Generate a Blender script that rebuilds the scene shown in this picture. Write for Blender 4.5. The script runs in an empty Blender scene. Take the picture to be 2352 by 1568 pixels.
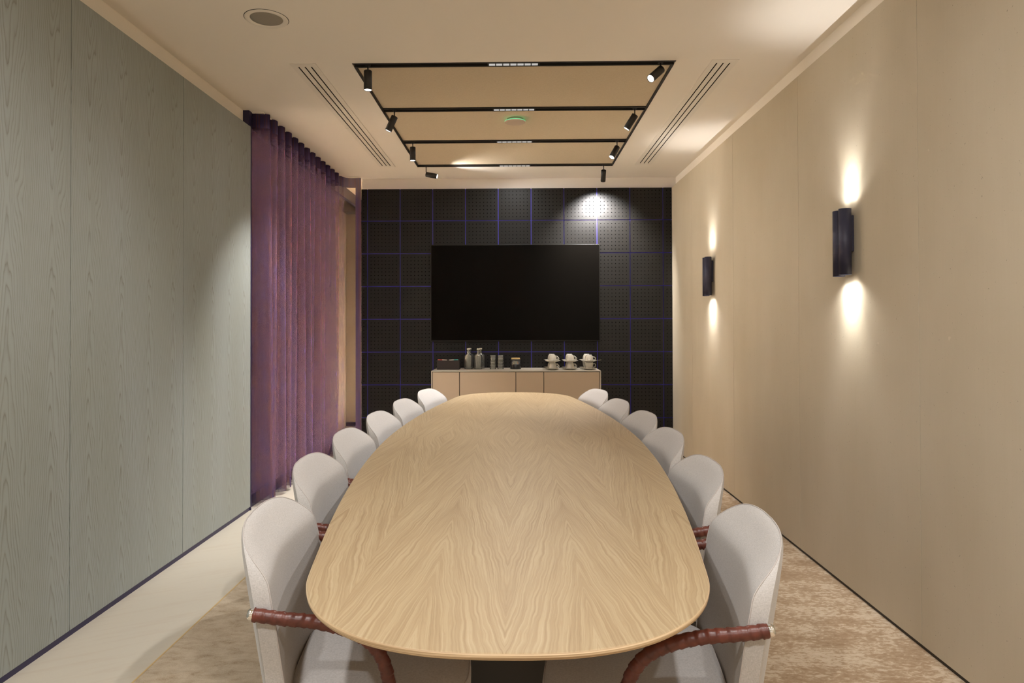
import bpy, math, random
from mathutils import Vector, Matrix
random.seed(7)
S = bpy.context.scene
COL = S.collection
PI = math.pi
# ------------------------------------------------------------------ camera
cam_d = bpy.data.cameras.new('camera'); cam = bpy.data.objects.new('camera', cam_d); COL.objects.link(cam)
cam_d.sensor_width = 36.0; cam_d.lens = 1568.0 / 2352.0 * 36.0
cam_d.shift_x = 16.0 / 2352.0; cam_d.shift_y = -55.0 / 2352.0
cam_d.clip_start = 0.02
cam.matrix_world = Matrix.Translation((0, 0, 1.28)) @ Matrix.Rotation(.0172, 4, 'Z') @ Matrix.Rotation(PI / 2 + .0094, 4, 'X') @ Matrix.Rotation(-.0025, 4, 'Z')
S.camera = cam
# ------------------------------------------------------------------ world, exposure, lights
w = bpy.data.worlds.new('world'); S.world = w; w.use_nodes = True
w.node_tree.nodes['Background'].inputs[0].default_value = (.9, .85, .8, 1)
w.node_tree.nodes['Background'].inputs[1].default_value = .1
S.view_settings.view_transform = 'Standard'; S.view_settings.look = 'None'
S.view_settings.exposure = 0.1; S.view_settings.gamma = 1.0; S.view_settings.use_curve_mapping = False
S.cycles.transparent_max_bounces = 32
S.cycles.max_bounces = 10; S.cycles.diffuse_bounces = 6
WARM = (1.0, .98, .965)
WHITE = (1.0, .99, .98)
P_LINE = 4.2      # linear downlight module
P_SPOT = 1.0      # track spot
P_SCONCE = 16.0
P_REAR = 90.0      # added fill lights behind the camera
P_CORR = 205.0
def add_light(name, kind, loc, energy, color=WARM, direction=(0, 0, -1), parent=None, **kw):
    d = bpy.data.lights.new(name, kind); d.energy = energy; d.color = color
    for k, v in kw.items(): setattr(d, k, v)
    o = bpy.data.objects.new(name, d); COL.objects.link(o)
    q = Vector(direction).normalized().to_track_quat('-Z', 'Y')
    o.location = loc; o.rotation_euler = q.to_euler()
    if parent:                                   # parents are unrotated empties: store the local offset
        o.parent = parent; o.location = Vector(loc) - parent.location
        o['kind'] = 'helper'
    return o

# ------------------------------------------------------------------ mesh helpers
class MB:
    def __init__(s): s.v = []; s.f = []; s.sm = []
    def add(s, vs, fs, smooth=False):
        b = len(s.v); s.v += [tuple(p) for p in vs]; s.f += [tuple(i + b for i in f) for f in fs]; s.sm += [smooth] * len(fs); return s
    def box(s, x0, x1, y0, y1, z0, z1):
        v = [(x, y, z) for z in (z0, z1) for y in (y0, y1) for x in (x0, x1)]
        return s.add(v, [(0, 2, 3, 1), (4, 5, 7, 6), (0, 1, 5, 4), (2, 6, 7, 3), (0, 4, 6, 2), (1, 3, 7, 5)])
    def lathe(s, prof, n=32, c=(0, 0, 0), axis=(0, 0, 1), cap0=True, cap1=True, smooth=True):
        a = Vector(axis).normalized(); t = Vector((1, 0, 0)) if abs(a.x) < .9 else Vector((0, 1, 0))
        e1 = a.cross(t).normalized(); e2 = a.cross(e1); c = Vector(c); vs = []
        for r, z in prof:
            for k in range(n):
                th = 2 * PI * k / n; vs.append(c + a * z + (e1 * math.cos(th) + e2 * math.sin(th)) * r)
        fs = []
        for j in range(len(prof) - 1):
            for k in range(n):
                k2 = (k + 1) % n; fs.append((j * n + k, j * n + k2, (j + 1) * n + k2, (j + 1) * n + k))
        s.add(vs, fs, smooth)
        b = len(s.v) - len(vs)
        if cap0: s.f.append(tuple(b + k for k in range(n))[::-1]); s.sm.append(False)
        if cap1: s.f.append(tuple(b + (len(prof) - 1) * n + k for k in range(n))); s.sm.append(False)
        return s
    def cyl(s, p0, p1, r, n=20, r1=None, cap=True):
        p0 = Vector(p0); p1 = Vector(p1); L = (p1 - p0).length
        return s.lathe([(r, 0), (r if r1 is None else r1, L)], n, p0, p1 - p0, cap, cap)
    def tube(s, pts, r, n=12, rad=None, caps=True):
        pts = [Vector(p) for p in pts]; N = len(pts); vs = []
        up = None
        for i in range(N):
            t = (pts[min(i + 1, N - 1)] - pts[max(i - 1, 0)]).normalized()
            if up is None: up = (Vector((0, 0, 1)) if abs(t.z) < .9 else Vector((1, 0, 0)))
            e1 = t.cross(up).normalized(); e2 = e1.cross(t).normalized(); up = e2
            for k in range(n):
                th = 2 * PI * k / n; rr = rad(i, th) if rad else r
                vs.append(pts[i] + (e1 * math.cos(th) + e2 * math.sin(th)) * rr)
        fs = [(i * n + k, i * n + (k + 1) % n, (i + 1) * n + (k + 1) % n, (i + 1) * n + k) for i in range(N - 1) for k in range(n)]
        s.add(vs, fs, True); b = len(s.v) - len(vs)
        if caps:
            s.f.append(tuple(b + k for k in range(n))[::-1]); s.sm.append(False)
            s.f.append(tuple(b + (N - 1) * n + k for k in range(n))); s.sm.append(False)
        return s
    def grid(s, rows, closed_u=False, smooth=True):
        n = len(rows[0]); vs = [p for r in rows for p in r]; fs = []
        for j in range(len(rows) - 1):
            for k in range(n if closed_u else n - 1):
                k2 = (k + 1) % n; fs.append((j * n + k, j * n + k2, (j + 1) * n + k2, (j + 1) * n + k))
        return s.add(vs, fs, smooth)
    def poly(s, pts, smooth=False): return s.add(pts, [tuple(range(len(pts)))], smooth)
    def mesh(s, name, mat):
        m = bpy.data.meshes.new(name); m.from_pydata(s.v, [], s.f); m.polygons.foreach_set('use_smooth', s.sm)
        m.materials.append(mat); m.update(); return m
    def build(s, name, mat, parent=None, loc=None, bevel=0, fix=False):
        m = s.mesh(name, mat)
        if fix:
            import bmesh
            b = bmesh.new(); b.from_mesh(m); bmesh.ops.remove_doubles(b, verts=b.verts, dist=1e-5); bmesh.ops.recalc_face_normals(b, faces=b.faces); b.to_mesh(m); b.free()
        return put(name, m, parent, loc, bevel)
def put(name, m, parent=None, loc=None, bevel=0):
    o = bpy.data.objects.new(name, m); COL.objects.link(o)
    if parent: o.parent = parent
    if loc: o.location = loc
    if bevel:
        md = o.modifiers.new('bevel', 'BEVEL'); md.width = bevel; md.segments = 2; md.limit_method = 'ANGLE'
    return o
def empty(name, loc=(0, 0, 0), rz=0):
    o = bpy.data.objects.new(name, None); COL.objects.link(o); o.location = loc; o.rotation_euler = (0, 0, rz)
    o.empty_display_size = .05; return o
def tag(o, label, cat, group=None, kind=None):
    o['label'] = label; o['category'] = cat
    if group: o['group'] = group
    if kind: o['kind'] = kind
    return o
def struct(o): o['kind'] = 'structure'; return o
def copy_tree(o, parent=None):
    c = o.copy(); COL.objects.link(c)
    if parent: c.parent = parent
    for ch in list(o.children): copy_tree(ch, c)
    return c

# ------------------------------------------------------------------ materials
def mat(name, col, rough=.6, metal=0.0, spec=.5, emit=None, es=0, coat=0, sheen=0):
    m = bpy.data.materials.new(name); m.use_nodes = True; b = m.node_tree.nodes['Principled BSDF']
    b.inputs['Base Color'].default_value = (*col, 1); b.inputs['Roughness'].default_value = rough
    b.inputs['Metallic'].default_value = metal; b.inputs['Specular IOR Level'].default_value = spec
    b.inputs['Coat Weight'].default_value = coat; b.inputs['Sheen Weight'].default_value = sheen
    if emit: b.inputs['Emission Color'].default_value = (*emit, 1); b.inputs['Emission Strength'].default_value = es
    return m
class G:
    """small node-graph helper"""
    def __init__(s, m): s.m = m; s.t = m.node_tree; s.b = s.t.nodes['Principled BSDF']
    def n(s, t, **kw):
        x = s.t.nodes.new(t)
        for k, v in kw.items(): setattr(x, k, v)
        return x
    def lk(s, a, b):
        if isinstance(a, bpy.types.NodeSocket): s.t.links.new(a, b)
        elif a is not None: b.default_value = a
    def math(s, op, a, b=None, c=None):
        x = s.n('ShaderNodeMath', operation=op); s.lk(a, x.inputs[0]); s.lk(b, x.inputs[1]); s.lk(c, x.inputs[2]); return x.outputs[0]
    def obj(s):
        x = s.n('ShaderNodeTexCoord'); y = s.n('ShaderNodeSeparateXYZ'); s.lk(x.outputs['Object'], y.inputs[0]); return y.outputs
    def vec(s, a, b, c):
        x = s.n('ShaderNodeCombineXYZ'); s.lk(a, x.inputs[0]); s.lk(b, x.inputs[1]); s.lk(c, x.inputs[2]); return x.outputs[0]
    def noise(s, v, scale=5, detail=2, rough=.5, dist=0):
        x = s.n('ShaderNodeTexNoise'); s.lk(v, x.inputs['Vector']); x.inputs['Scale'].default_value = scale
        x.inputs['Detail'].default_value = detail; x.inputs['Roughness'].default_value = rough; x.inputs['Distortion'].default_value = dist; return x.outputs[0]
    def ramp(s, f, stops):
        x = s.n('ShaderNodeValToRGB'); s.lk(f, x.inputs[0]); e = x.color_ramp.elements
        while len(e) < len(stops): e.new(.5)
        for k, (p, c) in zip(e, stops): k.position = p; k.color = (*c, 1) if len(c) == 3 else c
        return x.outputs[0]
    def mix(s, f, a, b, blend='MIX'):
        x = s.n('ShaderNodeMix', data_type='RGBA', blend_type=blend); s.lk(f, x.inputs[0]); 
        s.lk((*a, 1) if isinstance(a, tuple) else a, x.inputs[6]); s.lk((*b, 1) if isinstance(b, tuple) else b, x.inputs[7]); return x.outputs[2]
    def bump(s, h, strength=.2, dist=.002):
        x = s.n('ShaderNodeBump'); s.lk(h, x.inputs['Height']); x.inputs['Strength'].default_value = strength; x.inputs['Distance'].default_value = dist
        s.lk(x.outputs[0], s.b.inputs['Normal'])
    def color(s, c): s.lk(c, s.b.inputs['Base Color'])

# painted plaster
PAINT = mat('ceiling_paint', (.86, .80, .715), .85, spec=.2)
g = G(PAINT); x, y, z = g.obj(); g.bump(g.noise(g.vec(x, y, z), 60, 3), .05, .002)
# fabric ceiling panels
CPAN = mat('ceiling_fabric', (.47, .36, .235), .95, spec=.1)
g = G(CPAN); x, y, z = g.obj(); n1 = g.noise(g.vec(g.math('MULTIPLY', x, 12), g.math('MULTIPLY', y, 60), z), 4, 3); n2 = g.noise(g.vec(g.math('MULTIPLY', x, 60), g.math('MULTIPLY', y, 12), z), 4, 3)
nn = g.math('MULTIPLY', g.math('ADD', n1, n2), .5); g.color(g.ramp(nn, [(.3, (.54, .45, .325)), (.7, (.63, .535, .395))])); g.bump(nn, .3, .002)
# clay board on the right wall
CLAY = mat('clay_board', (.55, .44, .31), .9, spec=.15)
g = G(CLAY); x, y, z = g.obj()
c = g.ramp(g.noise(g.vec(g.math('MULTIPLY', y, 1.2), g.math('MULTIPLY', z, .5), 0), 2, 4), [(.3, (.505, .44, .33)), (.7, (.57, .505, .395))])
s1 = g.noise(g.vec(x, y, z), 115, 2, .6); sp = g.ramp(s1, [(.235, (.5, .5, .5)), (.29, (1, 1, 1))])
c = g.mix(1.0, c, sp, 'MULTIPLY'); s2 = g.noise(g.vec(g.math('ADD', y, 9), z, x), 24, 2, .6); c = g.mix(g.math('MULTIPLY', g.math('GREATER_THAN', s2, .78), .5), c, (.7, .62, .5))
st = g.noise(g.vec(0, g.math('MULTIPLY', y, 90), g.math('MULTIPLY', z, 3)), 1, 2); c = g.mix(g.math('MULTIPLY', st, .12), c, (.40, .31, .2))
g.color(c); g.bump(s1, .12, .002)
# grey-green stained ash veneer on the left wall: slip-matched cathedral leaves
ASH = mat('stained_ash_veneer', (.3, .31, .26), .55, spec=.3)
g = G(ASH); x, y, z = g.obj()
u = g.math('SUBTRACT', g.math('MULTIPLY', g.math('FRACT', g.math('DIVIDE', g.math('ADD', y, 20.06), .238)), .238), .119)
nlow = g.noise(g.vec(g.math('MULTIPLY', u, 9), g.math('MULTIPLY', z, 1.6), 0), 1, 2)
nhi = g.noise(g.vec(g.math('MULTIPLY', u, 40), g.math('MULTIPLY', z, 9), 3), 1, 2)
u2 = g.math('ADD', u, g.math('MULTIPLY', g.math('SUBTRACT', nlow, .5), .06))
au = g.math('SQRT', g.math('ADD', g.math('MULTIPLY', u2, u2), .0003))
zz = g.math('ABSOLUTE', g.math('SUBTRACT', z, 1.75))
f = g.math('SUBTRACT', g.math('MULTIPLY', au, 95), g.math('MULTIPLY', zz, 7.5))
f = g.math('ADD', f, g.math('MULTIPLY', nlow, 5)); f = g.math('ADD', f, g.math('MULTIPLY', nhi, .9))
fr = g.math('FRACT', f); fl = g.math('FLOOR', f)
line = g.math('MAXIMUM', g.math('POWER', fr, 5.0), g.math('MULTIPLY', g.math('POWER', g.math('SUBTRACT', 1.0, fr), 12.0), 1.0))
rnd = g.noise(g.vec(g.math('MULTIPLY', fl, 3.7), g.math('MULTIPLY', z, .7), 1), 1, 1)
pore = g.noise(g.vec(g.math('MULTIPLY', y, 700), g.math('MULTIPLY', z, 14), 0), 1, 2)
amt = g.math('MULTIPLY', line, g.math('ADD', .12, g.math('MULTIPLY', rnd, .95)))
amt = g.math('ADD', amt, g.math('MULTIPLY', g.math('SUBTRACT', pore, .5), .25))
big = g.noise(g.vec(g.math('MULTIPLY', y, 3), g.math('MULTIPLY', z, .6), 5), 1, 2)
base = g.ramp(big, [(.3, (.272, .288, .256)), (.7, (.302, .325, .308))])
g.color(g.mix(amt, base, (.155, .145, .115))); g.bump(amt, .05, .001)
# oak veneer on the table: book- and butterfly-matched leaves
OAK = mat('oak_veneer', (.6, .44, .28), .42, spec=.35)
g = G(OAK); x, y, z = g.obj(); W = .157
yy = g.math('ABSOLUTE', y)
u = g.math('PINGPONG', g.math('ADD', x, 3.14), W); lid = g.math('FLOOR', g.math('DIVIDE', g.math('ABSOLUTE', x), W * 2))
lo = g.noise(g.vec(g.math('MULTIPLY', u, 5), g.math('MULTIPLY', yy, 1.1), g.math('MULTIPLY', lid, 7)), 1, 2)
f = g.math('ADD', g.math('MULTIPLY', u, 95), g.math('MULTIPLY', yy, 12)); f = g.math('ADD', f, g.math('MULTIPLY', lo, 7))
f = g.math('ADD', f, g.math('MULTIPLY', g.noise(g.vec(g.math('MULTIPLY', u, 26), g.math('MULTIPLY', yy, 9), 2), 1, 2), 1.5))
l1 = g.noise(g.vec(g.math('MULTIPLY', f, 1.0), g.math('MULTIPLY', yy, 1.0), lid), 2.7, 3, .6)
l2 = g.noise(g.vec(g.math('MULTIPLY', f, .28), g.math('MULTIPLY', yy, .6), lid), 1, 2)
pore = g.noise(g.vec(g.math('MULTIPLY', f, 5.0), g.math('MULTIPLY', yy, 22), 0), 1, 2)
v = g.math('ADD', g.math('MULTIPLY', l1, .8), g.math('MULTIPLY', l2, .2))
c = g.ramp(v, [(.30, (.265, .184, .100)), (.46, (.345, .252, .146)), (.58, (.395, .302, .180)), (.72, (.44, .345, .222))])
c = g.mix(g.math('MULTIPLY', g.math('LESS_THAN', pore, .36), .28), c, (.33, .21, .115)); g.color(c); g.bump(pore, .05, .0005)
PLY = mat('plywood_edge', (.5, .36, .21), .5)
g = G(PLY); x, y, z = g.obj(); k = g.noise(g.vec(g.math('MULTIPLY', z, 620), g.math('MULTIPLY', x, 3), g.math('MULTIPLY', y, 3)), 1, 1)
g.color(g.ramp(k, [(.35, (.33, .215, .11)), (.5, (.52, .375, .22)), (.65, (.66, .5, .32))]))
# chair upholstery
def fabric(name, a, b):
    m = mat(name, a, .95, spec=.12, sheen=.15); g = G(m); x, y, z = g.obj()
    n1 = g.noise(g.vec(g.math('MULTIPLY', y, 200), g.math('MULTIPLY', z, 700), g.math('MULTIPLY', x, 200)), 1, 2); n2 = g.noise(g.vec(g.math('MULTIPLY', y, 700), g.math('MULTIPLY', z, 200), g.math('MULTIPLY', x, 700)), 1, 2)
    nn = g.math('MULTIPLY', g.math('ADD', n1, n2), .5); g.color(g.ramp(nn, [(.36, a), (.64, b)])); g.bump(nn, .25, .001); return m
UPH = fabric('wool_upholstery', (.40, .38, .365), (.51, .49, .475))
PIPE = mat('piping', (.44, .405, .385), .9)
LEATHER = mat('brown_leather', (.125, .027, .014), .38, spec=.5)
g = G(LEATHER); x, y, z = g.obj(); nn = g.noise(g.vec(x, y, z), 45, 3); g.color(g.ramp(nn, [(.3, (.070, .016, .010)), (.7, (.135, .032, .019))])); g.bump(g.noise(g.vec(x, y, z), 400, 2), .1, .0005)
CHROME = mat('chrome', (.8, .79, .77), .12, 1.0)
DARKMETAL = mat('dark_metal', (.03, .026, .022), .45, .4)
BLACK = mat('black_powder_coat', (.018, .015, .012), .5)
VOID = mat('slot_black', (.004, .004, .004), .9, spec=.05)
NAVY = mat('navy_metal', (.030, .030, .060), .5)
SKIRT = mat('blue_skirting', (.028, .022, .065), .35, .3)
# perforated black tile
TILE = mat('perforated_black_tile', (.013, .0115, .010), .42, spec=.45)
g = G(TILE); x, y, z = g.obj(); p = .3347; s_ = p / 9
def cell(a):
    q = g.math('DIVIDE', g.math('ADD', a, p / 2), s_)      # hole k at q = k, k = 1..8
    d = g.math('ABSOLUTE', g.math('SUBTRACT', g.math('FRACT', g.math('ADD', q, .5)), .5))
    inside = g.math('MULTIPLY', g.math('GREATER_THAN', q, .6), g.math('LESS_THAN', q, 8.4)); return d, inside
dx, ix = cell(x); dz, iz = cell(z)
r2 = g.math('ADD', g.math('MULTIPLY', dx, dx), g.math('MULTIPLY', dz, dz))
hole = g.math('MULTIPLY', g.math('LESS_THAN', r2, .0144), g.math('MULTIPLY', ix, iz))
nb = g.noise(g.vec(x, y, z), 5, 3)
g.color(g.mix(hole, g.ramp(nb, [(.3, (.0068, .0058, .0045)), (.7, (.0098, .0083, .0070))]), (.001, .001, .001)))
g.lk(g.math('SUBTRACT', .3, g.math('MULTIPLY', hole, .3)), g.b.inputs['Specular IOR Level']); g.bump(g.math('SUBTRACT', 1.0, hole), .6, .003)
GROUT = mat('blue_channel', (.06, .045, .52), .3, .2)
SCREEN = mat('screen_glass', (.005, .0042, .0034), .3, spec=.01)
BEZEL = mat('screen_bezel', (.010, .009, .007), .4, spec=.25)
LACQ = mat('taupe_lacquer', (.43, .335, .24), .5, spec=.3)
LACQ2 = mat('taupe_lacquer_top', (.47, .42, .345), .4, spec=.35)
SHADOWGAP = mat('cabinet_gap', (.03, .025, .02), .8)
PORC = mat('white_porcelain', (.50, .47, .40), .2, spec=.5, coat=.3)
STEEL = mat('polished_steel', (.7, .68, .64), .2, 1.0)
BOXM = mat('dark_brown_leatherette', (.022, .014, .012), .6)
GOLD = mat('bamboo_lid', (.55, .38, .16), .45)
PLASTER2 = mat('diffuser_paint', (.80, .745, .66), .6)
GRILLE = mat('speaker_grille', (.30, .27, .225), .7)
LENS = mat('lit_lens', (.9, .9, .9), .3, emit=(1, .97, .92), es=4.0)
CELLM = mat('lit_reflector', (.5, .5, .5), .25, 1.0, emit=(1, .97, .92), es=.5)
GREEN = mat('green_light_ring', (.1, .8, .4), .4, emit=(.2, 1.0, .5), es=.7)
DISC = mat('microphone_disc', (.50, .40, .315), .7)
def glassmat(name, col=(1, 1, 1), rough=0.02, ior=1.45):
    m = bpy.data.materials.new(name); m.use_nodes = True; b = m.node_tree.nodes['Principled BSDF']
    b.inputs['Base Color'].default_value = (*col, 1); b.inputs['Roughness'].default_value = rough; b.inputs['IOR'].default_value = ior; b.inputs['Transmission Weight'].default_value = 1; return m

# thin pane: clear with a fresnel reflection
PANE = bpy.data.materials.new('window_pane'); PANE.use_nodes = True; t = PANE.node_tree; t.nodes.clear()
o_ = t.nodes.new('ShaderNodeOutputMaterial'); mx = t.nodes.new('ShaderNodeMixShader'); tr = t.nodes.new('ShaderNodeBsdfTransparent'); gl = t.nodes.new('ShaderNodeBsdfGlossy'); fz = t.nodes.new('ShaderNodeFresnel')
tr.inputs[0].default_value = (.95, .96, .95, 1); gl.inputs['Roughness'].default_value = .02; fz.inputs[0].default_value = 1.3
t.links.new(fz.outputs[0], mx.inputs[0]); t.links.new(tr.outputs[0], mx.inputs[1]); t.links.new(gl.outputs[0], mx.inputs[2]); t.links.new(mx.outputs[0], o_.inputs[0])
def thin_glass(name, tint, ior, milk):
    m = bpy.data.materials.new(name); m.use_nodes = True; t = m.node_tree; t.nodes.clear()
    o = t.nodes.new('ShaderNodeOutputMaterial'); a = t.nodes.new('ShaderNodeMixShader'); b = t.nodes.new('ShaderNodeMixShader'); tr = t.nodes.new('ShaderNodeBsdfTransparent'); gl = t.nodes.new('ShaderNodeBsdfGlossy'); df = t.nodes.new('ShaderNodeBsdfDiffuse'); f = t.nodes.new('ShaderNodeFresnel')
    tr.inputs[0].default_value = (*tint, 1); gl.inputs['Roughness'].default_value = .03; f.inputs[0].default_value = ior; df.inputs[0].default_value = (.8, .8, .76, 1); a.inputs[0].default_value = milk
    t.links.new(tr.outputs[0], a.inputs[1]); t.links.new(df.outputs[0], a.inputs[2]); t.links.new(f.outputs[0], b.inputs[0]); t.links.new(a.outputs[0], b.inputs[1]); t.links.new(gl.outputs[0], b.inputs[2]); t.links.new(b.outputs[0], o.inputs[0]); return m
GLASS = thin_glass('clear_glass', (.93, .94, .92), 1.5, .11)
# sheer shot curtain, purple weft and copper warp
def sheer(name, a0, dark=1.0, moire_amount=.6):
    m = bpy.data.materials.new(name); m.use_nodes = True; g = G(m); t = g.t; t.nodes.remove(g.b)
    x, y, z = g.obj(); uv = g.n('ShaderNodeUVMap'); us = g.n('ShaderNodeSeparateXYZ'); g.lk(uv.outputs[0], us.inputs[0]); s, zz = us.outputs[0], us.outputs[1]
    thr = g.noise(g.vec(g.math('MULTIPLY', s, 110), g.math('MULTIPLY', zz, .35), 0), 1, 2)
    moire = g.noise(g.vec(g.math('MULTIPLY', g.math('ADD', s, g.math('MULTIPLY', zz, .10)), 52), g.math('MULTIPLY', zz, 11), 2), 1, 2, .5, .8)
    col = g.ramp(thr, [(.42, (.115 * dark, .09 * dark, .22 * dark)), (.56, (.12 * dark, .075 * dark, .16 * dark)), (.70, (.42 * dark, .16 * dark, .08 * dark))])
    wv = g.ramp(moire, [(.46, (0, 0, 0)), (.66, (1, 1, 1))])       # copper warp shows where the weave opens
    col = g.mix(g.math('MULTIPLY', wv, .55 if moire_amount > .3 else .0), col, (.40 * dark, .20 * dark, .10 * dark))
    di = g.n('ShaderNodeBsdfDiffuse'); tl = g.n('ShaderNodeBsdfTranslucent'); g.lk(col, di.inputs[0]); g.lk(col, tl.inputs[0])
    m1 = g.n('ShaderNodeMixShader'); m1.inputs[0].default_value = .5; g.lk(di.outputs[0], m1.inputs[1]); g.lk(tl.outputs[0], m1.inputs[2])
    tp = g.n('ShaderNodeBsdfTransparent'); m2 = g.n('ShaderNodeMixShader')
    a = g.math('SUBTRACT', a0 + moire_amount / 2, g.math('MULTIPLY', moire, moire_amount)); a = g.math('MINIMUM', g.math('MAXIMUM', a, .03), .97)
    lw = g.n('ShaderNodeLayerWeight'); lw.inputs[0].default_value = .5          # threads close up when seen along the cloth
    pw = g.math('DIVIDE', 1.0, g.math('MAXIMUM', g.math('SUBTRACT', 1.0, lw.outputs['Facing']), .25))
    a = g.math('SUBTRACT', 1.0, g.math('POWER', g.math('SUBTRACT', 1.0, a), pw))
    g.lk(a, m2.inputs[0]); g.lk(tp.outputs[0], m2.inputs[1]); g.lk(m1.outputs[0], m2.inputs[2])
    out = [n for n in t.nodes if n.type == 'OUTPUT_MATERIAL'][0]; g.lk(m2.outputs[0], out.inputs[0]); return m
SHEER = sheer('sheer_purple', .28, 1.0, .75); HEADER = sheer('sheer_header', .9, .55, .1); HEM = sheer('sheer_hem', .5, .8); RETURN = sheer('sheer_return', .045, 1.4, .04)
# carpet
CARPET = mat('mottled_carpet', (.5, .4, .28), 1.0, spec=.05)
g = G(CARPET); x, y, z = g.obj()
big = g.noise(g.vec(g.math('MULTIPLY', x, 2.2), g.math('MULTIPLY', y, 3.2), 0), 2.2, 4, .6)
fk = g.noise(g.vec(g.math('MULTIPLY', x, 34), g.math('MULTIPLY', y, 62), 0), 1, 5, .72, .4)
v = g.math('ADD', g.math('MULTIPLY', big, .45), g.math('MULTIPLY', fk, .62))
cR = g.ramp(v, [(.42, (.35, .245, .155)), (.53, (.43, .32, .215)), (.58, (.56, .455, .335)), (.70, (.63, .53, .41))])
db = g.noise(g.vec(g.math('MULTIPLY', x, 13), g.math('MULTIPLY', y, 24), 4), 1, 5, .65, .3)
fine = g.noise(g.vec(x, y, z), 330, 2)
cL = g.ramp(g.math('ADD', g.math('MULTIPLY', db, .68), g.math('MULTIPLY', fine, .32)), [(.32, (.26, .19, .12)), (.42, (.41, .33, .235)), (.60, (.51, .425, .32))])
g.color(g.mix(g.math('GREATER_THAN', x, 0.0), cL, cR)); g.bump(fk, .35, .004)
# pale limewashed boards along the left
PALE = mat('pale_limewashed_floor', (.6, .54, .44), .38, spec=.4)
g = G(PALE); x, y, z = g.obj()
n1 = g.noise(g.vec(g.math('MULTIPLY', x, 3), g.math('MULTIPLY', g.math('SUBTRACT', y, g.math('MULTIPLY', x, .55)), 22), 0), 1, 4, .6, .3)
n2 = g.noise(g.vec(x, y, 0), 1.4, 2)
c = g.ramp(n1, [(.30, (.50, .44, .355)), (.5, (.53, .485, .40))]); g.color(g.mix(g.math('MULTIPLY', n2, .4), c, (.56, .50, .415)))
CORR = mat('corridor_wall', (.66, .55, .43), .9)
g = G(CORR); x, y, z = g.obj(); g.color(g.ramp(g.noise(g.vec(x, y, z), 3, 3), [(.3, (.62, .51, .39)), (.7, (.70, .60, .48))]))

# ------------------------------------------------------------------ structure
ZC = 2.776
XL, XR, YB = -1.84, 1.578, 6.95
REAR = -2.2
fl = struct(MB().box(-4.2, 1.80, REAR - .1, 8.75, -.10, 0.0).build('floor', PALE))
cp = tag(MB().box(-1.3675, 1.60, REAR, 6.98, .0, .008).build('carpet', CARPET), 'beige mottled low-pile carpet laid under the table between pale floor and right wall', 'carpet')
struct(MB().box(-1.3735, -1.3675, REAR, 6.98, 0, .009).build('trim_1', GOLD))
# ceiling slab with the rectangular light recess
RX0, RX1, RY0, RY1 = -.943, .912, 3.886, 6.475
cl = MB()
cl.box(-1.98, RX0, REAR - .1, 7.2, ZC, ZC + .12); cl.box(RX1, 1.80, REAR - .1, 7.2, ZC, ZC + .12)
cl.box(RX0, RX1, REAR - .1, RY0, ZC, ZC + .12); cl.box(RX0, RX1, RY1, 7.2, ZC, ZC + .12); cl.box(RX0, RX1, RY0, RY1, ZC + .06, ZC + .12)
ceiling = struct(cl.build('ceiling', PAINT))
bars = [(3.888, 3.952), (4.722, 4.784), (5.562, 5.628), (6.412, 6.474)]
for i in range(3):
    MB().box(RX0 + .016, RX1 - .016, bars[i][1] + .002, bars[i + 1][0] - .002, ZC + .008, ZC + .045).build('panel', CPAN, ceiling)
# left wall: painted back wall, ash panels, skirting
wl = struct(MB().box(-2.02, -1.908, REAR - .1, 4.72, 0, ZC + .12).build('wall_left', PAINT))
LS = [REAR, -1.01, -.06, .89, 1.835, 2.783, 3.734, 4.688]
for a, b in zip(LS[:-1], LS[1:]):
    MB().box(-1.905, XL, a + .002, b - .002, .026, 2.650).build('panel', ASH, wl)
struct(MB().box(-1.905, XL - .004, REAR, 4.690, .0, .026).build('baseboard_left', SKIRT))
MB().box(-1.905, XL + .001, 4.6885, 4.703, .0, 2.650).build('end_trim', SKIRT, wl)
# right wall
wr = struct(MB().box(1.629, 1.80, REAR - .1, 7.2, 0, ZC + .12).build('wall_right', PAINT))
RS = [REAR, -1.95, -.79, .38, 1.54, 2.706, 3.846, 5.0, 6.172, YB]
for i, (a, b) in enumerate(zip(RS[:-1], RS[1:])):
    MB().box(XR, 1.626, a + .0012, b - .0012, .024, 2.664).build('panel', CLAY, wr, bevel=.0012)
struct(MB().box(XR + .006, 1.626, REAR, YB, 0, .024).build('baseboard_right', BLACK))
# back wall with perforated tiles on blue channels
wb = struct(MB().box(-1.59, 1.70, 7.0, 7.12, 0, ZC + .12).build('wall_back', PAINT))
MB().box(-1.587, XR, 6.962, 6.999, .0, 2.660).build('channel_backing', GROUT, wb)
P_ = .3347; gap = .0045
xs = [-1.5865] + [-1.525 + P_ * k for k in range(10)] + [XR - .002]
zs = [.0] + [.327 + P_ * 0, .6615, .996, 1.331, 1.665, 2.0, 2.335, 2.6605]
full = MB().box(-P_ / 2 + gap, P_ / 2 - gap, 0, .016, -P_ / 2 + gap, P_ / 2 - gap).mesh('tile', TILE)
for i in range(len(xs) - 1):
    for j in range(len(zs) - 1):
        x0, x1, z0, z1 = xs[i], xs[i + 1], zs[j], zs[j + 1]
        cx = (-1.525 + P_ * (i - .5)); cz = (.327 + P_ * (j - .5)) if j < 7 else 2.335 + P_ / 2
        if j == 7 or j == 0 or i in (0, 10):
            m = MB().box(x0 - cx + (gap if i else 0), x1 - cx - gap * (i < 10), 0, .016, z0 - cz + gap, z1 - cz - gap * (j < 7)).mesh('tile', TILE)
        else: m = full
        put('tile', m, wb, (cx, 6.946, cz))
struct(MB().box(-2.02, 1.80, REAR - .12, REAR, 0, ZC + .12).build('wall_rear', PAINT))
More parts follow.
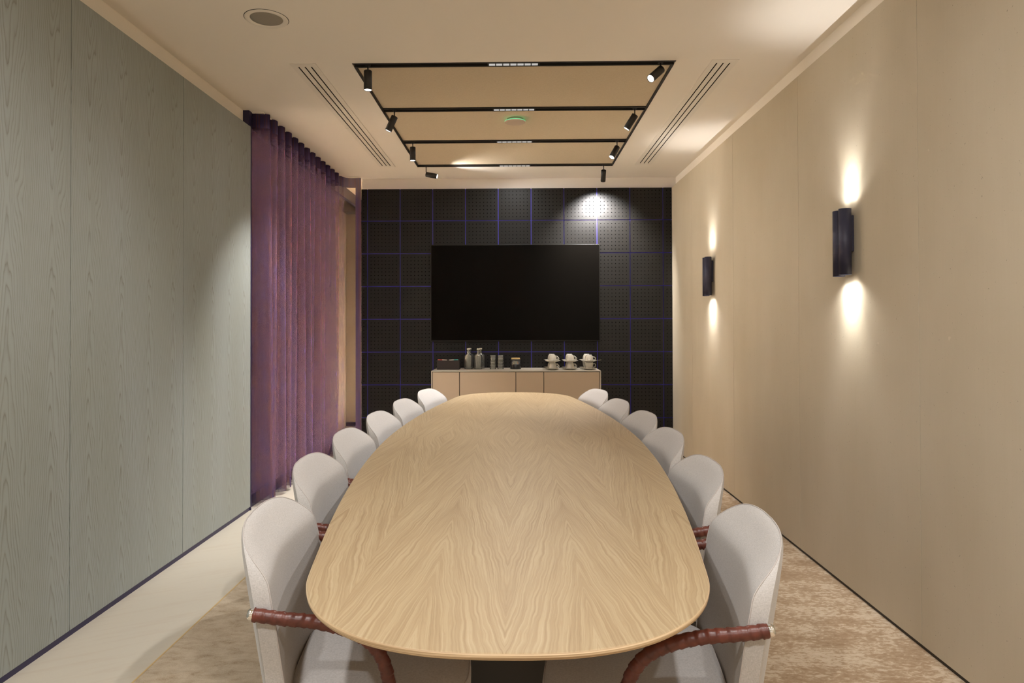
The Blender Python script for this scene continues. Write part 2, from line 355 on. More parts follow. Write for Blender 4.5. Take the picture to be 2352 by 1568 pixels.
# glass partition (window) and corridor beyond
win = struct(empty('window_1', (-1.885, 5.9, 0)))
def wbox(name, m, *b, **k):
    x0, x1, y0, y1, z0, z1 = b; return MB().box(x0 + 1.885, x1 + 1.885, y0 - 5.9, y1 - 5.9, z0, z1).build(name, m, win, **k)
wbox('bottom_rail', SKIRT, -1.915, -1.865, 4.72, 8.5, 0, .085); wbox('top_rail', SKIRT, -1.915, -1.865, 4.72, 8.5, 2.66, ZC)
for a, b in ((4.705, 4.735), (8.47, 8.50)): wbox('post', SKIRT, -1.915, -1.865, a, b, .085, 2.66)
wbox('pane', PANE, -1.893, -1.887, 4.735, 6.604, .085, 2.66); wbox('pane', PANE, -1.893, -1.887, 6.6045, 8.47, .085, 2.66)
wc = struct(MB().box(-3.75, -3.6, 3.0, 8.75, 0, 2.9).build('wall_corridor', CORR))
we = struct(MB().box(-3.75, -1.50, 8.60, 8.75, 0, 2.9).build('wall_end', CORR))
for a, b in ((-3.6, -2.72), (-2.716, -2.08), (-2.076, -1.5)): MB().box(a, b, 8.585, 8.60, .05, 2.67).build('panel', CORR, we)
struct(MB().box(-3.6, -1.5, 8.575, 8.60, 0, .045).build('baseboard_end', SKIRT))
struct(MB().box(-3.75, -2.02, 2.9, 3.0, 0, 2.9).build('wall_near_corridor', CORR))
struct(MB().box(-1.62, -1.50, 7.12, 8.75, 0, 2.9).build('wall_return', CORR))
struct(MB().box(-3.75, -1.908, 2.9, 7.2, 2.80, 2.95).build('ceiling_corridor', PAINT))
struct(MB().box(-3.75, -1.5, 7.2, 8.75, 2.80, 2.95).build('ceiling_corridor', PAINT))
bk = struct(MB().box(-3.6, -1.63, 8.36, 8.575, 2.67, 2.80).build('trim_2', GRILLE))

# ------------------------------------------------------------------ curtain
cur = empty('curtain', (-1.8, 5.85, 0)); tag(cur, 'purple sheer wave-fold curtain hanging from ceiling in front of the glass partition', 'curtain')
path = [(-1.925, 4.79), (-1.90, 4.775), (-1.84, 4.772), (-1.79, 4.785)]
steps = []
pitch = .1575; n_w = 13; y0 = 4.81
for i in range(n_w):
    for k in range(12):
        th = 2 * PI * k / 12; pp = pitch * (1 + .10 * math.sin(i * 2.1))
        X = -1.825 + .073 * math.cos(th) ; Y = y0 + pitch * i + pitch * k / 12 + .026 * math.sin(2 * th)
        steps.append((X, Y))
path += steps
path += [(-1.758, 6.858), (-1.75, 6.880), (-1.73, 6.905), (-1.70, 6.918), (-1.665, 6.922), (-1.640, 6.921), (-1.622, 6.918), (-1.604, 6.914), (-1.582, 6.918)]
def curtain_mesh(z0, z1, name, m, i0=0, i1=None, off=0.0, nz=14, sway=1.0):
    pts = path[i0:i1]; s = 0; L = [0]
    for a, b in zip(pts[:-1], pts[1:]): s += math.dist(a, b); L.append(s)
    rows = []; uvs = []
    for j in range(nz + 1):
        z = z0 + (z1 - z0) * j / nz; r = []
        q = (ZC - z) / ZC
        for k, (X, Y) in enumerate(pts):
            Xc = -1.825; e = q * sway * .022 * math.sin(L[k] * 5.3 + 1)
            XX = Xc + (X - Xc) * (1 + .18 * q * math.sin(L[k] * 3.1)) + e if Y < 6.84 else X
            r.append((XX + 1.8 + off, Y - 5.85 + q * .02 * math.sin(L[k] * 7.7) * (Y < 6.84), z))
        rows.append(r)
    mb = MB().grid(rows); o = mb.build(name, m, cur)
    uv = o.data.uv_layers.new(name='UVMap'); n = len(pts)
    for lp in o.data.loops:
        vi = lp.vertex_index; j, k = divmod(vi, n); uv.data[lp.index].uv = (L[k], z0 + (z1 - z0) * j / nz)
    return o
NS = len(path) - 9
curtain_mesh(.105, 2.67, 'drape', SHEER, 0, NS + 2)
curtain_mesh(2.67, ZC - .004, 'header_tape', HEADER, 0, NS + 4, nz=2)
curtain_mesh(.025, .105, 'hem', HEM, 0, NS + 2, nz=2)
curtain_mesh(.025, 2.67, 'return_drape', RETURN, NS + 1, NS + 6)
curtain_mesh(2.67, ZC - .004, 'return_header', HEADER, NS + 3, None, nz=2)
curtain_mesh(.025, 2.67, 'side_hem', HEADER, NS + 5, None)
struct(MB().box(-1.86, -1.78, 4.76, 6.95, ZC - .008, ZC + .001).build('trim_3', PLASTER2))

# ------------------------------------------------------------------ lighting track in the ceiling recess
tr_ = empty('lighting_track', ((RX0 + RX1) / 2, 5.18, ZC)); tag(tr_, 'black rectangular recessed lighting track with four cross rails in the ceiling', 'lighting track')
def tbox(name, x0, x1, y0, y1, z0, z1, m=BLACK):
    cx, cy, cz = tr_.location; return MB().box(x0 - cx, x1 - cx, y0 - cy, y1 - cy, z0 - cz, z1 - cz).build(name, m, tr_)
for a, b in bars:
    # a rail is a channel: two lips and a recessed web
    cx, cy, cz = tr_.location; mb = MB()
    mb.box(RX0 + .002 - cx, RX1 - .002 - cx, a - cy, a + .012 - cy, -.002, .05); mb.box(RX0 + .002 - cx, RX1 - .002 - cx, b - .012 - cy, b - cy, -.002, .05)
    mb.box(RX0 + .002 - cx, RX1 - .002 - cx, a + .012 - cy, b - .012 - cy, .012, .05); mb.build('cross_rail', BLACK, tr_)
tbox('side_rail', RX0 + .001, RX0 + .015, bars[0][1], bars[3][0], ZC - .002, ZC + .05); tbox('side_rail', RX1 - .015, RX1 - .001, bars[0][1], bars[3][0], ZC - .002, ZC + .05)
nth = ['nearest', 'second', 'third', 'farthest']
for i, (a, b) in enumerate(bars):
    yc = (a + b) / 2
    md = empty('linear_downlight', (-.0155, yc, ZC)); tag(md, 'linear downlight with seven bright square cells in the %s cross rail' % nth[i], 'downlight', 'linear downlights in the track cross rails')
    MB().box(-.150, .150, -.019, .019, -.001, .010).build('housing', BLACK, md)
    for k in range(7):
        cx = -.123 + k * .041
        m_ = MB().box(-.0175, .0175, -.0115, .0115, -.004, .0); put('reflector_cell', m_.mesh('reflector_cell', CELLM), md, (cx, 0, 0))
    L = add_light('downlight_beam', 'AREA', (-.0155, yc, ZC - .008), P_LINE, WARM, (0, 0, -1), md, shape='RECTANGLE', size=.28, size_y=.035)
def spot(x, y, aim, label, rod_z=2.745, power=P_SPOT, size=70):
    d = Vector(aim).normalized(); t = empty('track_spotlight', (x, y, ZC)); tag(t, label, 'spotlight', 'cylinder spotlights on the ceiling track')
    t['group'] = 'cylinder spotlights on the ceiling track'
    piv = Vector((0, 0, rod_z - ZC - .006))
    MB().cyl((0, 0, .012), piv, .0042, 12).build('rod', BLACK, t)
    MB().lathe([(.016, 0), (.016, .007)], 20, (0, 0, -.002)).build('mount', BLACK, t)
    off = piv - d * .006
    if d.z > -.5: off = piv + Vector((0, 0, -.02))
    MB().lathe([(.0215, 0), (.0235, .002), (.0235, .112), (.0215, .112), (.0200, .104)], 28, off, d, True, False).build('cylinder_body', BLACK, t)
    MB().lathe([(.0212, .1075), (.0212, .1095)], 28, off, d).build('lens', LENS, t)
    tip = Vector(t.location) + off + d * .118
    L = add_light('spot_beam', 'SPOT', tip, power, WARM, d, t, spot_size=math.radians(size), spot_blend=.85, shadow_soft_size=.018)
yA, yB2, yC, yD = [(a + b) / 2 for a, b in bars]
spot(-.857, yA, (0, 0, -1), 'black cylinder spotlight pointing straight down at the left end of the nearest rail', 2.745, 20 * P_SPOT)
spot(.830, yA, (-.62, -.42, -.62), 'black cylinder spotlight tilted left at the right end of the nearest rail', 2.742, 100 * P_SPOT)
spot(-.853, yB2, (-.42, .02, -.9), 'black cylinder spotlight tilted left on the left end of the second rail', 2.735, 165 * P_SPOT)
spot(.825, yB2, (-.52, .10, -.80), 'black cylinder spotlight tilted left on the right end of the second rail', 2.732, 60 * P_SPOT)
spot(-.853, yC, (0, .0, -1), 'black cylinder spotlight hanging straight down on the left end of the third rail', 2.737, 150 * P_SPOT)
spot(.825, yC, (-.42, -.28, -.75), 'black cylinder spotlight angled left with lit lens on the right of third rail', 2.728, 170 * P_SPOT)
spot(-.856, yD, (.92, -.12, -.20), 'black cylinder spotlight turned sideways to the right on the left of farthest rail', 2.725, 26 * P_SPOT, 110)
spot(.823, yD, (0.02, .60, -.75), 'black cylinder spotlight aimed at the tiled wall, right end of farthest rail', 2.727, 215 * P_SPOT, 100)
# round microphone disc with green ring
mc = empty('ceiling_microphone', (-.009, 5.0, ZC + .008)); tag(mc, 'flat round beige ceiling microphone with a glowing green ring between second and third rails', 'microphone')
MB().lathe([(.060, 0), (.060, -.0175)], 48).build('mount', DISC, mc)
MB().lathe([(.0755, -.0175), (.0772, -.0180), (.0772, -.0205), (.0755, -.0210)], 64).build('green_ring', GREEN, mc)
MB().lathe([(.0770, -.0210), (.0775, -.025), (.0750, -.027)], 64).build('disc', DISC, mc)
# slot diffusers
def diffuser(x0, x1, y0, y1, label):
    cx, cy = (x0 + x1) / 2, (y0 + y1) / 2; t = empty('slot_diffuser', (cx, cy, ZC)); tag(t, label, 'air vent', 'slot air diffusers in the ceiling')
    hw = (x1 - x0) / 2; hl = (y1 - y0) / 2; mb = MB(); z0, z1 = -.003, .0
    sl = [-.037, 0, .037]; sw = .0045
    mb.box(-hw, hw, -hl, -hl + .045, z0, z1); mb.box(-hw, hw, hl - .045, hl, z0, z1)
    edges = [-hw] + [e for s in sl for e in (s - sw, s + sw)] + [hw]
    for a, b in zip(edges[::2], edges[1::2]):
        mb.box(a, b, -hl + .045, -.0008, z0, z1); mb.box(a, b, .0008, hl - .045, z0, z1)
    mb.build('frame', PLASTER2, t)
    for s in sl: MB().box(s - sw, s + sw, -hl + .045, hl - .045, -.0006, -.0001).build('slot', VOID, t)
diffuser(-1.300, -1.150, 3.882, 6.45, 'long white three-slot air diffuser in ceiling left of the lighting track')
diffuser(1.113, 1.266, 3.877, 6.42, 'long white three-slot air diffuser in ceiling right of the lighting track')
# ceiling speaker
sp_ = empty('ceiling_speaker', (-1.221, 3.307, ZC)); tag(sp_, 'round flush ceiling speaker with grey grille near the left wall', 'speaker')
MB().lathe([(.103, 0), (.102, -.004), (.098, -.006), (.080, -.004), (.077, -.001)], 64, cap0=False, cap1=False).build('rim', PLASTER2, sp_)
MB().lathe([(.0765, -.0005), (.0765, -.0015), (.05, -.003), (.001, -.0035)], 64).build('grille', GRILLE, sp_)
MB().lathe([(.1055, .0), (.1055, -.0008)], 64).build('shadow_ring', VOID, sp_)

# ------------------------------------------------------------------ wall sconces
def sconce(yc, label):
    t = empty('wall_sconce', (1.578, yc, 1.655)); tag(t, label, 'wall lamp', 'navy twin-tube wall sconces on the right wall')
    MB().box(-.030, 0, -.023, .023, -.040, .130).build('bracket', NAVY, t, bevel=.003)
    for k, (dx, dy, z0, z1) in enumerate(((-.046, -.030, -.150, .158), (-.046, .030, -.154, .156))):
        MB().lathe([(.0255, z0 + .001), (.0275, z0), (.0275, z1), (.0255, z1 - .001)], 32, (dx, dy, 0), cap0=False, cap1=False).build('tube', NAVY, t)
        MB().lathe([(.0252, z0 + .006), (.0252, z0 + .008)], 24, (dx, dy, 0)).build('lens', LENS, t)
        MB().lathe([(.0252, z1 - .008), (.0252, z1 - .006)], 24, (dx, dy, 0)).build('lens', LENS, t)
    for s in (1, -1):
        for dy_ in (-.030, .030):
          for sz, pw in ((66, .52), (140, .21)):
            p = Vector((1.578 - .046, yc + dy_, 1.659 + s * .160)); L = add_light('sconce_wash' if sz > 90 else 'sconce_beam', 'SPOT', p, P_SCONCE * pw * ((.64 if s > 0 else 1.25) if sz > 90 else 1), WHITE, (.0, 0, s), t, spot_size=math.radians(sz), spot_blend=1.0, shadow_soft_size=.015)
sconce(3.238, 'nearer dark navy tube wall sconce shining up and down on the right wall')
sconce(5.52, 'farther dark navy tube wall sconce on the right wall, close to the tiles')
sconce(.86, 'dark navy tube wall sconce on right wall beside the camera, outside the frame')
sconce(-1.32, 'added unseen fill light behind the camera, built as a navy wall sconce')  # extra unseen lamp, added to brighten the ceiling
# added fill lights behind the camera, shaped as round recessed downlights
for k, (x, y) in enumerate(((-.9, .9), (.75, .9), (-.9, -.6), (.75, -.6))):
    t = empty('rear_fill_light', (x, y, ZC)); tag(t, 'added fill light as round ceiling downlight, ' + ('left', 'right', 'rear left', 'rear right')[k] + ' one above and behind the camera', 'downlight', 'added fill lights at the rear of the room')
    MB().lathe([(.075, 0), (.073, -.005), (.060, -.006), (.057, -.002)], 40, cap0=False, cap1=False).build('rim', PLASTER2, t)
    MB().lathe([(.056, -.0005), (.056, -.002)], 40).build('lens', LENS, t)
    L = add_light('downlight_beam', 'AREA', (x, y, ZC - .012), P_REAR / 4 * (1.2 if x < 0 else 1.0), WARM, (0, 0, -1), t, shape='DISK', size=.11)  # fill beam, added to raise the ambient light
# added fill lights that brighten the corridor walls beyond the glass
for k, (x, y) in enumerate(((-3.25, 5.0), (-3.25, 6.8), (-2.1, 7.85))):
    t = empty('corridor_fill_light', (x, y, 2.80)); tag(t, ('nearest', 'middle', 'farthest')[k] + ' added fill light in the corridor ceiling beyond the glass', 'downlight', 'corridor fill lights')
    MB().lathe([(.085, 0), (.083, -.005), (.070, -.006), (.067, -.002)], 40, cap0=False, cap1=False).build('rim', PLASTER2, t)
    MB().lathe([(.066, -.0005), (.066, -.002)], 40).build('lens', LENS, t)
    L = add_light('corridor_beam', 'AREA', (x, y, 2.785), P_CORR * (1, 1, 4.6)[k], WARM, (0, 0, -1), t, shape='DISK', size=.13, spread=math.radians((80, 80, 66)[k]))

# ------------------------------------------------------------------ table
TX, TY = -.022, 3.264
half = [(0, 2.141), (.06, 2.1395), (.13, 2.131), (.195, 2.112), (.25, 2.085), (.30, 2.047), (.345, 1.998), (.380, 1.942), (.405, 1.885), (.422, 1.83), (.434, 1.765), (.446, 1.69), (.468, 1.55), (.490, 1.40), (.515, 1.21), (.543, .96), (.566, .70), (.582, .45), (.592, .20), (.595, 0)]
def smooth_half():
    pts = [Vector(p) for p in half]; ext = [Vector((-pts[1].x, pts[1].y))] + pts + [Vector((pts[-2].x, -pts[-2].y))]; out = []
    for i in range(1, len(ext) - 2):
        a, b, c, d = ext[i - 1], ext[i], ext[i + 1], ext[i + 2]
        for k in range(5):
            t = k / 5; out.append(.5 * ((2 * b) + (c - a) * t + (2 * a - 5 * b + 4 * c - d) * t * t + (3 * b - a - 3 * c + d) * t ** 3))
    out.append(pts[-1]); return out
q1 = smooth_half()
ring = [(p.x, -p.y) for p in q1] + [(p.x, p.y) for p in q1[::-1][1:]] + [(-p.x, p.y) for p in q1[1:]] + [(-p.x, -p.y) for p in q1[::-1][1:-1]]
def offset(r, d):
    out = []; n = len(r)
    for i in range(n):
        a = Vector(r[i - 1]); b = Vector(r[(i + 1) % n]); t = (b - a).normalized(); out.append((r[i][0] - t.y * d, r[i][1] + t.x * d))
    return out
def rot_(r, z): return [(x, y, z) for x, y in r]
tb = empty('conference_table', (TX, TY, 0)); tag(tb, 'long boat-shaped oak veneer conference table with plywood edge in the room centre', 'table')
top = MB().poly(rot_(offset(ring, .004), .740)); top.grid([rot_(offset(ring, .004), .740), rot_(offset(ring, .0015), .7392)], True)
top.build('tabletop', OAK, tb)
ed = MB().grid([rot_(offset(ring, .0015), .7392), rot_(ring, .7380), rot_(ring, .7305), rot_(offset(ring, .003), .7275), rot_(offset(ring, .042), .7150)], True); ed.poly(rot_(offset(ring, .042), .7150)[::-1]); ed.build('plywood_edge', PLY, tb)
for s in (-1, 1):
    prof = [(1.12, 0.0), (1.12, .012), (1.0, .02), (.86, .10), (.80, .35), (.84, .60), (.98, .700), (.98, .7145)]
    rows = []
    for k, zz_ in prof:
        rows.append([(.255 * k * math.copysign(abs(math.cos(th)) ** .6, math.cos(th)), s * 1.02 + .34 * k * math.copysign(abs(math.sin(th)) ** .6, math.sin(th)), zz_ + .008 * (zz_ < .7)) for th in [2 * PI * i / 48 for i in range(48)]])
    m_ = MB().grid(rows, True); m_.poly(rows[0][::-1]); m_.poly(rows[-1]); m_.build('pedestal', BLACK, tb)

# ------------------------------------------------------------------ chairs
ZT, HW, ZS, NN, REC, WR, TP = .81, .270, .602, 3.906, .158, .055, .064
def sstep(a, b, x): t = max(0, min(1, (x - a) / (b - a))); return t * t * (3 - 2 * t)
def make_chair():
    root = empty('conference_chair')
    rows_t = []                                  # (half width, z, t)
    for i in range(15): zz_ = .405 + (ZS - .405) * i / 14; rows_t.append((HW * (1 - TP * (ZS - zz_) / (ZS - .42)), zz_, 0))
    for i in range(1, 27):
        t = PI / 2 * (i / 26) ** 1.0; rows_t.append((max(HW * math.cos(t) ** (2 / NN), 1e-4) if i < 26 else 1e-4, ZS + (ZT - ZS) * math.sin(t) ** (2 / NN), math.sin(t)))
    U = [math.sin(PI / 2 * (-1 + 2 * k / 28)) * .45 + (-1 + 2 * k / 28) * .55 for k in range(29)]
    def surf(w_, z_, st, u, side):
        yv = u * w_; xb = -REC * (z_ - .6) + WR * (yv / HW) ** 2
        ge = .0012 + .036 * sstep(.80, .715, z_)
        low = 1 - .25 * sstep(.47, .40, z_)
        bulge = (1 - abs(u) ** 3.2) * (1 - st ** 9) * low
        if side == 'b': return (xb - .012 * (1 - abs(u) ** 2.5) * (1 - st ** 7), yv, z_)
        return (xb + ge + .026 * bulge, yv, z_)
    fr_ = [[surf(a, b, c, u, 'f') for u in U] for a, b, c in rows_t]; bk_ = [[surf(a, b, c, u, 'b') for u in U] for a, b, c in rows_t]
    def drop(z_): return z_
    mb = MB()
    mb.grid([r for r in fr_]); mb.build('backrest', UPH, root)
    shell = MB(); shell.grid([r[::-1] for r in bk_])
    n = len(rows_t)
    for col_, flip in ((0, 1), (28, 0)):                       # gussets
        a = [fr_[j][col_] for j in range(n)]; b = [bk_[j][col_] for j in range(n)]
        mid = [tuple(((p[i] + q[i]) / 2 + (0 if i != 1 else (-.002 if col_ == 0 else .002))) for i in range(3)) for p, q in zip(a, b)]
        shell.grid([a, mid, b] if flip else [b, mid, a])
    shell.grid([bk_[0], fr_[0]])
    sh = shell.build('backrest_shell', UPH, root)
    edge = [Vector(fr_[j][0]) for j in range(n)] + [Vector(fr_[j][28]) for j in range(n - 2, -1, -1)]
    MB().tube([p + Vector((.0003, 0, 0)) for p in edge], .0015, 6).build('piping', PIPE, root)
    # seat cushion
    def plan(k, ins, z_):
        r = []
        for i in range(56):
            th = 2 * PI * i / 56; c_, s_2 = math.cos(th), math.sin(th)
            r.append((.302 + (.213 - ins) * math.copysign(abs(c_) ** (2 / 4.6), c_), (.252 - ins) * math.copysign(abs(s_2) ** (2 / 4.6), s_2), z_))
        return r
    rows = [plan(0, .05, .392), plan(0, .012, .394), plan(0, .003, .402), plan(0, .0, .418), plan(0, .0, .437), plan(0, .004, .449), plan(0, .015, .457), plan(0, .04, .4615), plan(0, .10, .464), plan(0, .16, .4645)]
    m_ = MB().grid(rows, True); m_.poly(rows[0][::-1]); m_.poly(rows[-1], True); m_.build('seat', UPH, root)
    MB().tube([Vector(p) for p in plan(0, .0035, .4485)] + [Vector(plan(0, .0035, .4485)[0])], .002, 6).build('seat_piping', PIPE, root)
    # arms: tube wrapped in leather strap, chrome end cap, steel leg below
    ctrl = [(.045, .663), (.10, .653), (.17, .643), (.235, .625), (.282, .600), (.310, .568), (.325, .53), (.331, .49), (.333, .45), (.333, .41)]
    def cr(P, m=14):
        out = []; E = [P[0]] + P + [P[-1]]
        for i in range(1, len(E) - 2):
            a, b, c, d = [Vector(q) for q in E[i - 1:i + 3]]
            for k in range(m):
                t = k / m; out.append(.5 * ((2 * b) + (c - a) * t + (2 * a - 5 * b + 4 * c - d) * t * t + (3 * b - a - 3 * c + d) * t ** 3))
        out.append(Vector(P[-1])); return out
    pth = cr([Vector((a, b)) for a, b in ctrl], 20); LL = [0]
    for a, b in zip(pth[:-1], pth[1:]): LL.append(LL[-1] + (b - a).length)
    for s in (-1, 1):
        yv = s * .281
        def rad(i, th, s=s):
            ph = LL[i] / .021 + th / (2 * PI) * s * .5 ; f_ = ph - math.floor(ph)
            return .0130 + .0027 * (f_ ** .7) * (1 if f_ < .92 else (1 - f_) / .08) + .0003 * math.sin(i * 1.7 + th)
        arm = MB().tube([(p.x, yv, p.y) for p in pth], .013, 14, rad).build('armrest', LEATHER, root)
        d = (Vector((pth[0].x, yv, pth[0].y)) - Vector((pth[2].x, yv, pth[2].y))).normalized(); c0 = Vector((pth[0].x, yv, pth[0].y))
        MB().lathe([(.0128, -.004), (.0128, .0065), (.0122, .0090), (.0095, .0110), (.0085, .0125)], 24, c0, d).build('end_cap', CHROME, arm)
        MB().tube([(.333, yv, .415), (.333, yv, .30), (.336, yv, .15), (.340, yv, .011)], .0105, 12).build('leg', DARKMETAL, root)
        MB().tube([(.333, yv, .385), (.24, yv, .380), (.12, yv, .380), (.085, yv, .372), (.068, yv, .345), (.050, yv, .20), (.022, yv, .011)], .0105, 12).build('leg', DARKMETAL, root)
    cb = MB()
    for x_ in (.13, .30): cb.tube([(x_, -.281, .380), (x_, 0, .380), (x_, .281, .380)], .0085, 10)
    cb.tube([(.13, 0, .380), (.07, 0, .380), (.045, 0, .42), (.042, 0, .455)], .0085, 10)
    cb.build('seat_frame', DARKMETAL, root)
    return root
chairs = [('L', -.636, 1.723, .106), ('L', -.726, 2.377, .05), ('L', -.751, 2.985, -.006), ('L', -.738, 3.594, -.051), ('L', -.709, 4.215, -.097), ('L', -.645, 4.878, -.183),
          ('R', .581, 1.659, .118), ('R', .644, 2.342, .017), ('R', .672, 3.004, -.038), ('R', .677, 3.607, -.085), ('R', .629, 4.208, -.131), ('R', .578, 4.862, -.207)]
nm = ['nearest to the camera', 'second from the camera', 'third from the camera', 'fourth from the camera', 'fifth from the camera', 'farthest from the camera']
proto = make_chair()
for i, (sd, x, y, a) in enumerate(chairs):
    c_ = proto if i == 0 else copy_tree(proto)
    c_.location = (x, y, 0); c_.rotation_euler = (0, 0, a if sd == 'L' else PI - a)
    tag(c_, 'light grey upholstered chair with leather-wrapped arms, %s side of table, %s' % ('left' if sd == 'L' else 'right', nm[i % 6]), 'chair', 'conference chairs around the table')

# ------------------------------------------------------------------ television and sideboard
tv = empty('television', (-.0155, 6.87, 1.5915)); tag(tv, 'large black switched-off wall television above the sideboard', 'television')
MB().box(-.853, .853, .004, .050, -.489, .489).build('bezel', BEZEL, tv, bevel=.003)
MB().box(-.845, .845, .001, .0045, -.474, .481).build('screen', SCREEN, tv)
MB().box(-.30, .30, .05, .075, -.2, .2).build('wall_mount', BLACK, tv)
sb = empty('sideboard', (-.0095, 6.70, 0)); tag(sb, 'low taupe lacquered sideboard with four doors against the black tiled wall', 'sideboard')
X0, X1, Y0, Y1, ZB = -.806, .806, -.216, .236, .835
MB().box(X0, X1, Y0 + .001, Y1, ZB - .008, ZB).build('top', LACQ2, sb, bevel=.0015)
for a, b in ((X0, X0 + .008), (X1 - .008, X1)): MB().box(a, b, Y0 + .001, Y1, .06, ZB - .008).build('side_panel', LACQ2, sb)
MB().box(X0 + .008, X1 - .008, Y0 + .018, Y1, .06, ZB - .010).build('carcass', SHADOWGAP, sb)
MB().box(X0 + .03, X1 - .03, Y0 + .04, Y1 - .02, .008, .06).build('plinth', BLACK, sb)
sx = [X0 + .011, -.5355, -.0005, .2645, X1 - .011]
for a, b in zip(sx[:-1], sx[1:]): MB().box(a + .003, b - .003, Y0, Y0 + .018, .065, ZB - .013).build('door', LACQ, sb, bevel=.001)
ZS_ = .835
# organiser box
ob = empty('organiser_box', (-.672, 6.725, ZS_)); tag(ob, 'dark brown open organiser box on the left end of the sideboard', 'box')
mb = MB(); mb.box(-.109, .109, -.070, .070, 0, .004); mb.box(-.109, .109, -.070, -.066, .004, .092); mb.box(-.109, .109, .066, .070, .004, .096); mb.box(-.109, -.105, -.066, .066, .004, .095); mb.box(.105, .109, -.066, .066, .004, .095)
mb.build('tray', BOXM, ob); MB().box(-.003, .003, -.066, .066, .004, .085).build('divider', BOXM, ob)
for i, (c, c2, x_, tilt, la) in enumerate((((.60, .08, .06), (.72, .62, .50), -.055, .05, 'red and white marker pen lying in the brown organiser box'), ((.06, .50, .48), (.72, .70, .62), .052, -.06, 'teal and white marker pen lying in the brown organiser box'))):
    pn = empty('marker_pen', (-.672 + x_, 6.725 - .052, ZS_ + .094)); pn.rotation_euler = (0, tilt, 0)
    tag(pn, la, 'pen', 'marker pens in the organiser box')
    s = 1 if i == 0 else -1
    MB().cyl((-s * .046, 0, 0), (-s * .003, 0, 0), .0052, 14).build('cap', mat('pen_cap', c, .4), pn); MB().cyl((-s * .003, 0, 0), (s * .044, 0, 0), .0046, 14).build('barrel', mat('pen_barrel', c2, .4), pn)
# water bottles
WATER = glassmat('water', (.97, .98, .96), 0.0, 1.33)
def bottle():
    t = empty('glass_bottle')
    outer = [(.036, 0), (.0405, .003), (.0415, .010), (.0415, .118), (.0405, .128), (.036, .138), (.027, .145), (.018, .149), (.0150, .153), (.0140, .158), (.0140, .182), (.0158, .184), (.0158, .190), (.0138, .191)]
    inner = [(.0112, .191), (.0112, .156), (.028, .140), (.036, .131), (.0385, .118), (.0385, .014), (.034, .009), (.001, .008)]
    MB().lathe(outer + inner, 36, cap1=True).build('glass', GLASS, t, fix=True)
    MB().lathe([(.0108, .178), (.0108, .191), (.0150, .1915), (.0150, .202), (.0135, .2035)], 24).build('stopper', mat('stopper_white', (.75, .70, .58), .5), t)
    return t
b0 = bottle()
for i, (x_, y_, la) in enumerate(((-.478, 6.74, 'clear glass bottle with white stopper, left of the front pair beside the box'), (-.381, 6.74, 'clear glass bottle with white stopper, right of the front pair near the tumblers'), (-.472, 6.845, 'clear glass bottle standing behind the left front bottle'), (-.364, 6.845, 'clear glass bottle standing behind the right front bottle'))):
    b = b0 if i == 0 else copy_tree(b0); b.location = (x_, y_, ZS_); tag(b, la, 'bottle', 'glass water bottles on the sideboard')
# tumblers, three high
TUM = MB().lathe([(.024, 0), (.0275, .002), (.0290, .020), (.0315, .030), (.0318, .070), (.0308, .0705), (.0302, .068), (.0298, .032), (.0270, .022), (.0262, .008), (.001, .007)], 32).mesh('tumbler', GLASS)
MILK = thin_glass('bright_edge_glass', (.9, .9, .88), 1.5, .45)  # clear glass; bright edge glints put in as pale diffuse colour
RIM = MB().tube([(.0312 * math.cos(2 * PI * i / 28), .0312 * math.sin(2 * PI * i / 28), .0697) for i in range(29)], .0011, 6).mesh('rim', MILK)
BASE_ = MB().lathe([(.0255, .0006), (.0268, .003), (.0262, .0068), (.0240, .0072)], 28).mesh('base', MILK)
for k, (x_, sd) in enumerate(((-.2365, 'left'), (-.1615, 'right'))):
    for j, lv in enumerate(('bottom', 'middle', 'top')):
        o = put('tumbler', TUM, None, (x_, 6.745, ZS_ + .0705 + j * .0335)); o.rotation_euler = (PI, 0, 0)
        o.scale = (1 - .0 * j,) * 3
        put('rim', RIM, o); put('base', BASE_, o); tag(o, 'clear glass tumbler, %s one of the %s stack of three' % (lv, sd), 'glass', 'stacked glass tumblers')
# jar of tea bags
jr = empty('tea_jar', (-.013, 6.75, ZS_)); tag(jr, 'round glass jar of tea bags with black base and bamboo lid', 'jar')
MB().lathe([(.051, 0), (.054, .003), (.054, .044), (.050, .049), (.047, .050)], 40).build('base', mat('jar_black', (.012, .012, .012), .3), jr)
MB().lathe([(.0470, .050), (.0470, .088), (.0455, .088), (.0455, .050)], 40, cap0=False, cap1=False).build('glass', GLASS, jr)
MB().lathe([(.0480, .088), (.0490, .090), (.0490, .096), (.046, .098)], 40).build('seal', mat('jar_seal', (.03, .03, .03), .35), jr)
MB().lathe([(.0440, .098), (.0445, .100), (.0445, .108), (.042, .110)], 40).build('lid', GOLD, jr)
for k, (dx_, c, rot2) in enumerate(((-.024, (.60, .56, .42), .12), (.004, (.62, .60, .48), -.1), (.028, (.62, .24, .04), .05), (-.036, (.10, .04, .02), 0))):
    o = MB().box(-.0105, .0105, -.002, .002, -.018, .018).build('tea_bag', mat('tea_paper', c, .8), None, (-.013 + dx_ * .85, 6.7125 + abs(dx_) * .5, ZS_ + .0685)); o.rotation_euler = (0, rot2, 0)
    tag(o, ('cream tea sachet at the left in the glass jar', 'cream tea sachet in the middle of the glass jar', 'orange tea sachet at the right in the glass jar', 'dark brown tea sachet at the far left edge in the jar')[k], 'tea bag', 'tea sachets in the jar')
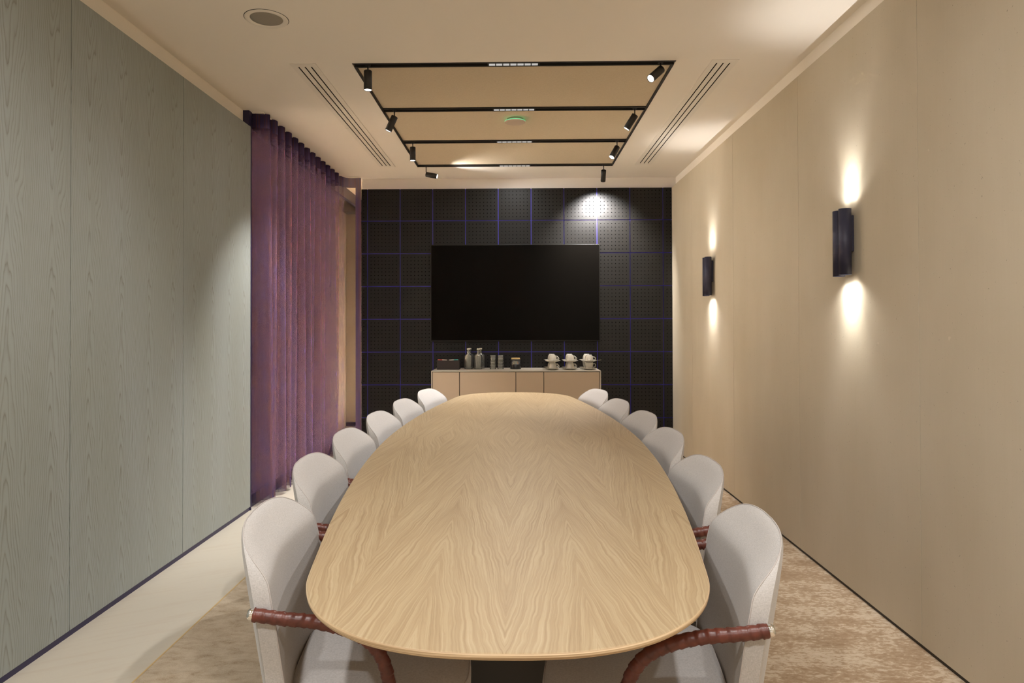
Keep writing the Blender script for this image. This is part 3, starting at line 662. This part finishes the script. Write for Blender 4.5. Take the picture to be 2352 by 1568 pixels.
# cups and saucers
CUP = MB().lathe([(.0225, .0), (.0250, .0), (.0262, .004), (.0325, .012), (.0375, .030), (.0405, .052), (.0420, .066), (.0410, .0668), (.0390, .052), (.0355, .030), (.0300, .014), (.001, .008)], 40, cap0=True).mesh('bowl', PORC)
hp = [(.0355, .022), (.048, .020), (.060, .026), (.0635, .038), (.060, .050), (.050, .056), (.0395, .055)]
HAN = MB().tube([(a, 0, b) for a, b in hp], .0034, 10).mesh('handle', PORC)
SAU = MB().lathe([(.026, 0), (.029, .0), (.030, .003), (.048, .006), (.066, .012), (.0765, .0175), (.0772, .0186), (.0750, .0186), (.060, .0135), (.030, .0062), (.001, .0060)], 48).mesh('saucer', PORC)
def cup(x_, y_, z_, up, label, rz=0):
    t = empty('coffee_cup', (x_, y_, z_ if up else z_ + .0668), 0); t.rotation_euler = (0, 0, rz) if up else (PI, 0, rz)
    put('bowl', CUP, t); put('handle', HAN, t); tag(t, label, 'cup', 'white coffee cups stacked on the sideboard')
def saucer(x_, y_, z_, label):
    o = put('saucer', SAU, None, (x_, y_, z_)); tag(o, label, 'saucer', 'white saucers stacked on the sideboard')
for k, (x_, sd) in enumerate(((.346, 'left'), (.517, 'middle'), (.697, 'right'))):
    for r, (yy_, rw) in enumerate(((6.62, 'front'), (6.80, 'rear'))):
        up = (k == 2)
        dxr = (0, .004, -.004)[k] * r
        saucer(x_ + dxr, yy_, ZS_, 'white saucer at the bottom of the %s %s cup stack' % (sd, rw))
        cup(x_ + dxr, yy_, ZS_ + .0064, up, 'white cup %s on the lower saucer of the %s %s stack' % ('upright' if up else 'upside down', sd, rw), (-.25 if not up else -.15) + .12 * r)
        zt = ZS_ + .0064 + .0668
        saucer(x_ + dxr, yy_, zt, 'white saucer balanced on the lower cup of the %s %s stack' % (sd, rw))
        cup(x_ + dxr, yy_, zt + .0064, False, 'white cup upside down on top of the %s %s stack' % (sd, rw), -.35 + .15 * r)
def spoon(x_, y_, z_, rz, label):
    t = tag(empty('teaspoon', (x_, y_, z_), rz), label, 'spoon', 'teaspoons on the saucers')
    MB().tube([(-.05, 0, .003), (0, 0, 0), (.055, 0, .004)], .0016, 8, lambda i, th: .0013 + .0009 * (i == 2)).build('spoon_handle', STEEL, t)
    MB().lathe([(.001, -.003), (.006, -.0025), (.0095, 0), (.0085, .0006), (.001, -.001)], 16, (-.057, 0, .004)).build('spoon_bowl', STEEL, t)
spoon(.760, 6.585, ZS_ + .0925, .06, 'teaspoon sticking out to the right from the top of the right cup stack')
spoon(.335, 6.562, ZS_ + .0925, 2.9, 'teaspoon on the upper saucer of the left cup stack')
spoon(.690, 6.563, ZS_ + .0195, 2.8, 'teaspoon on the lower saucer of the right cup stack')
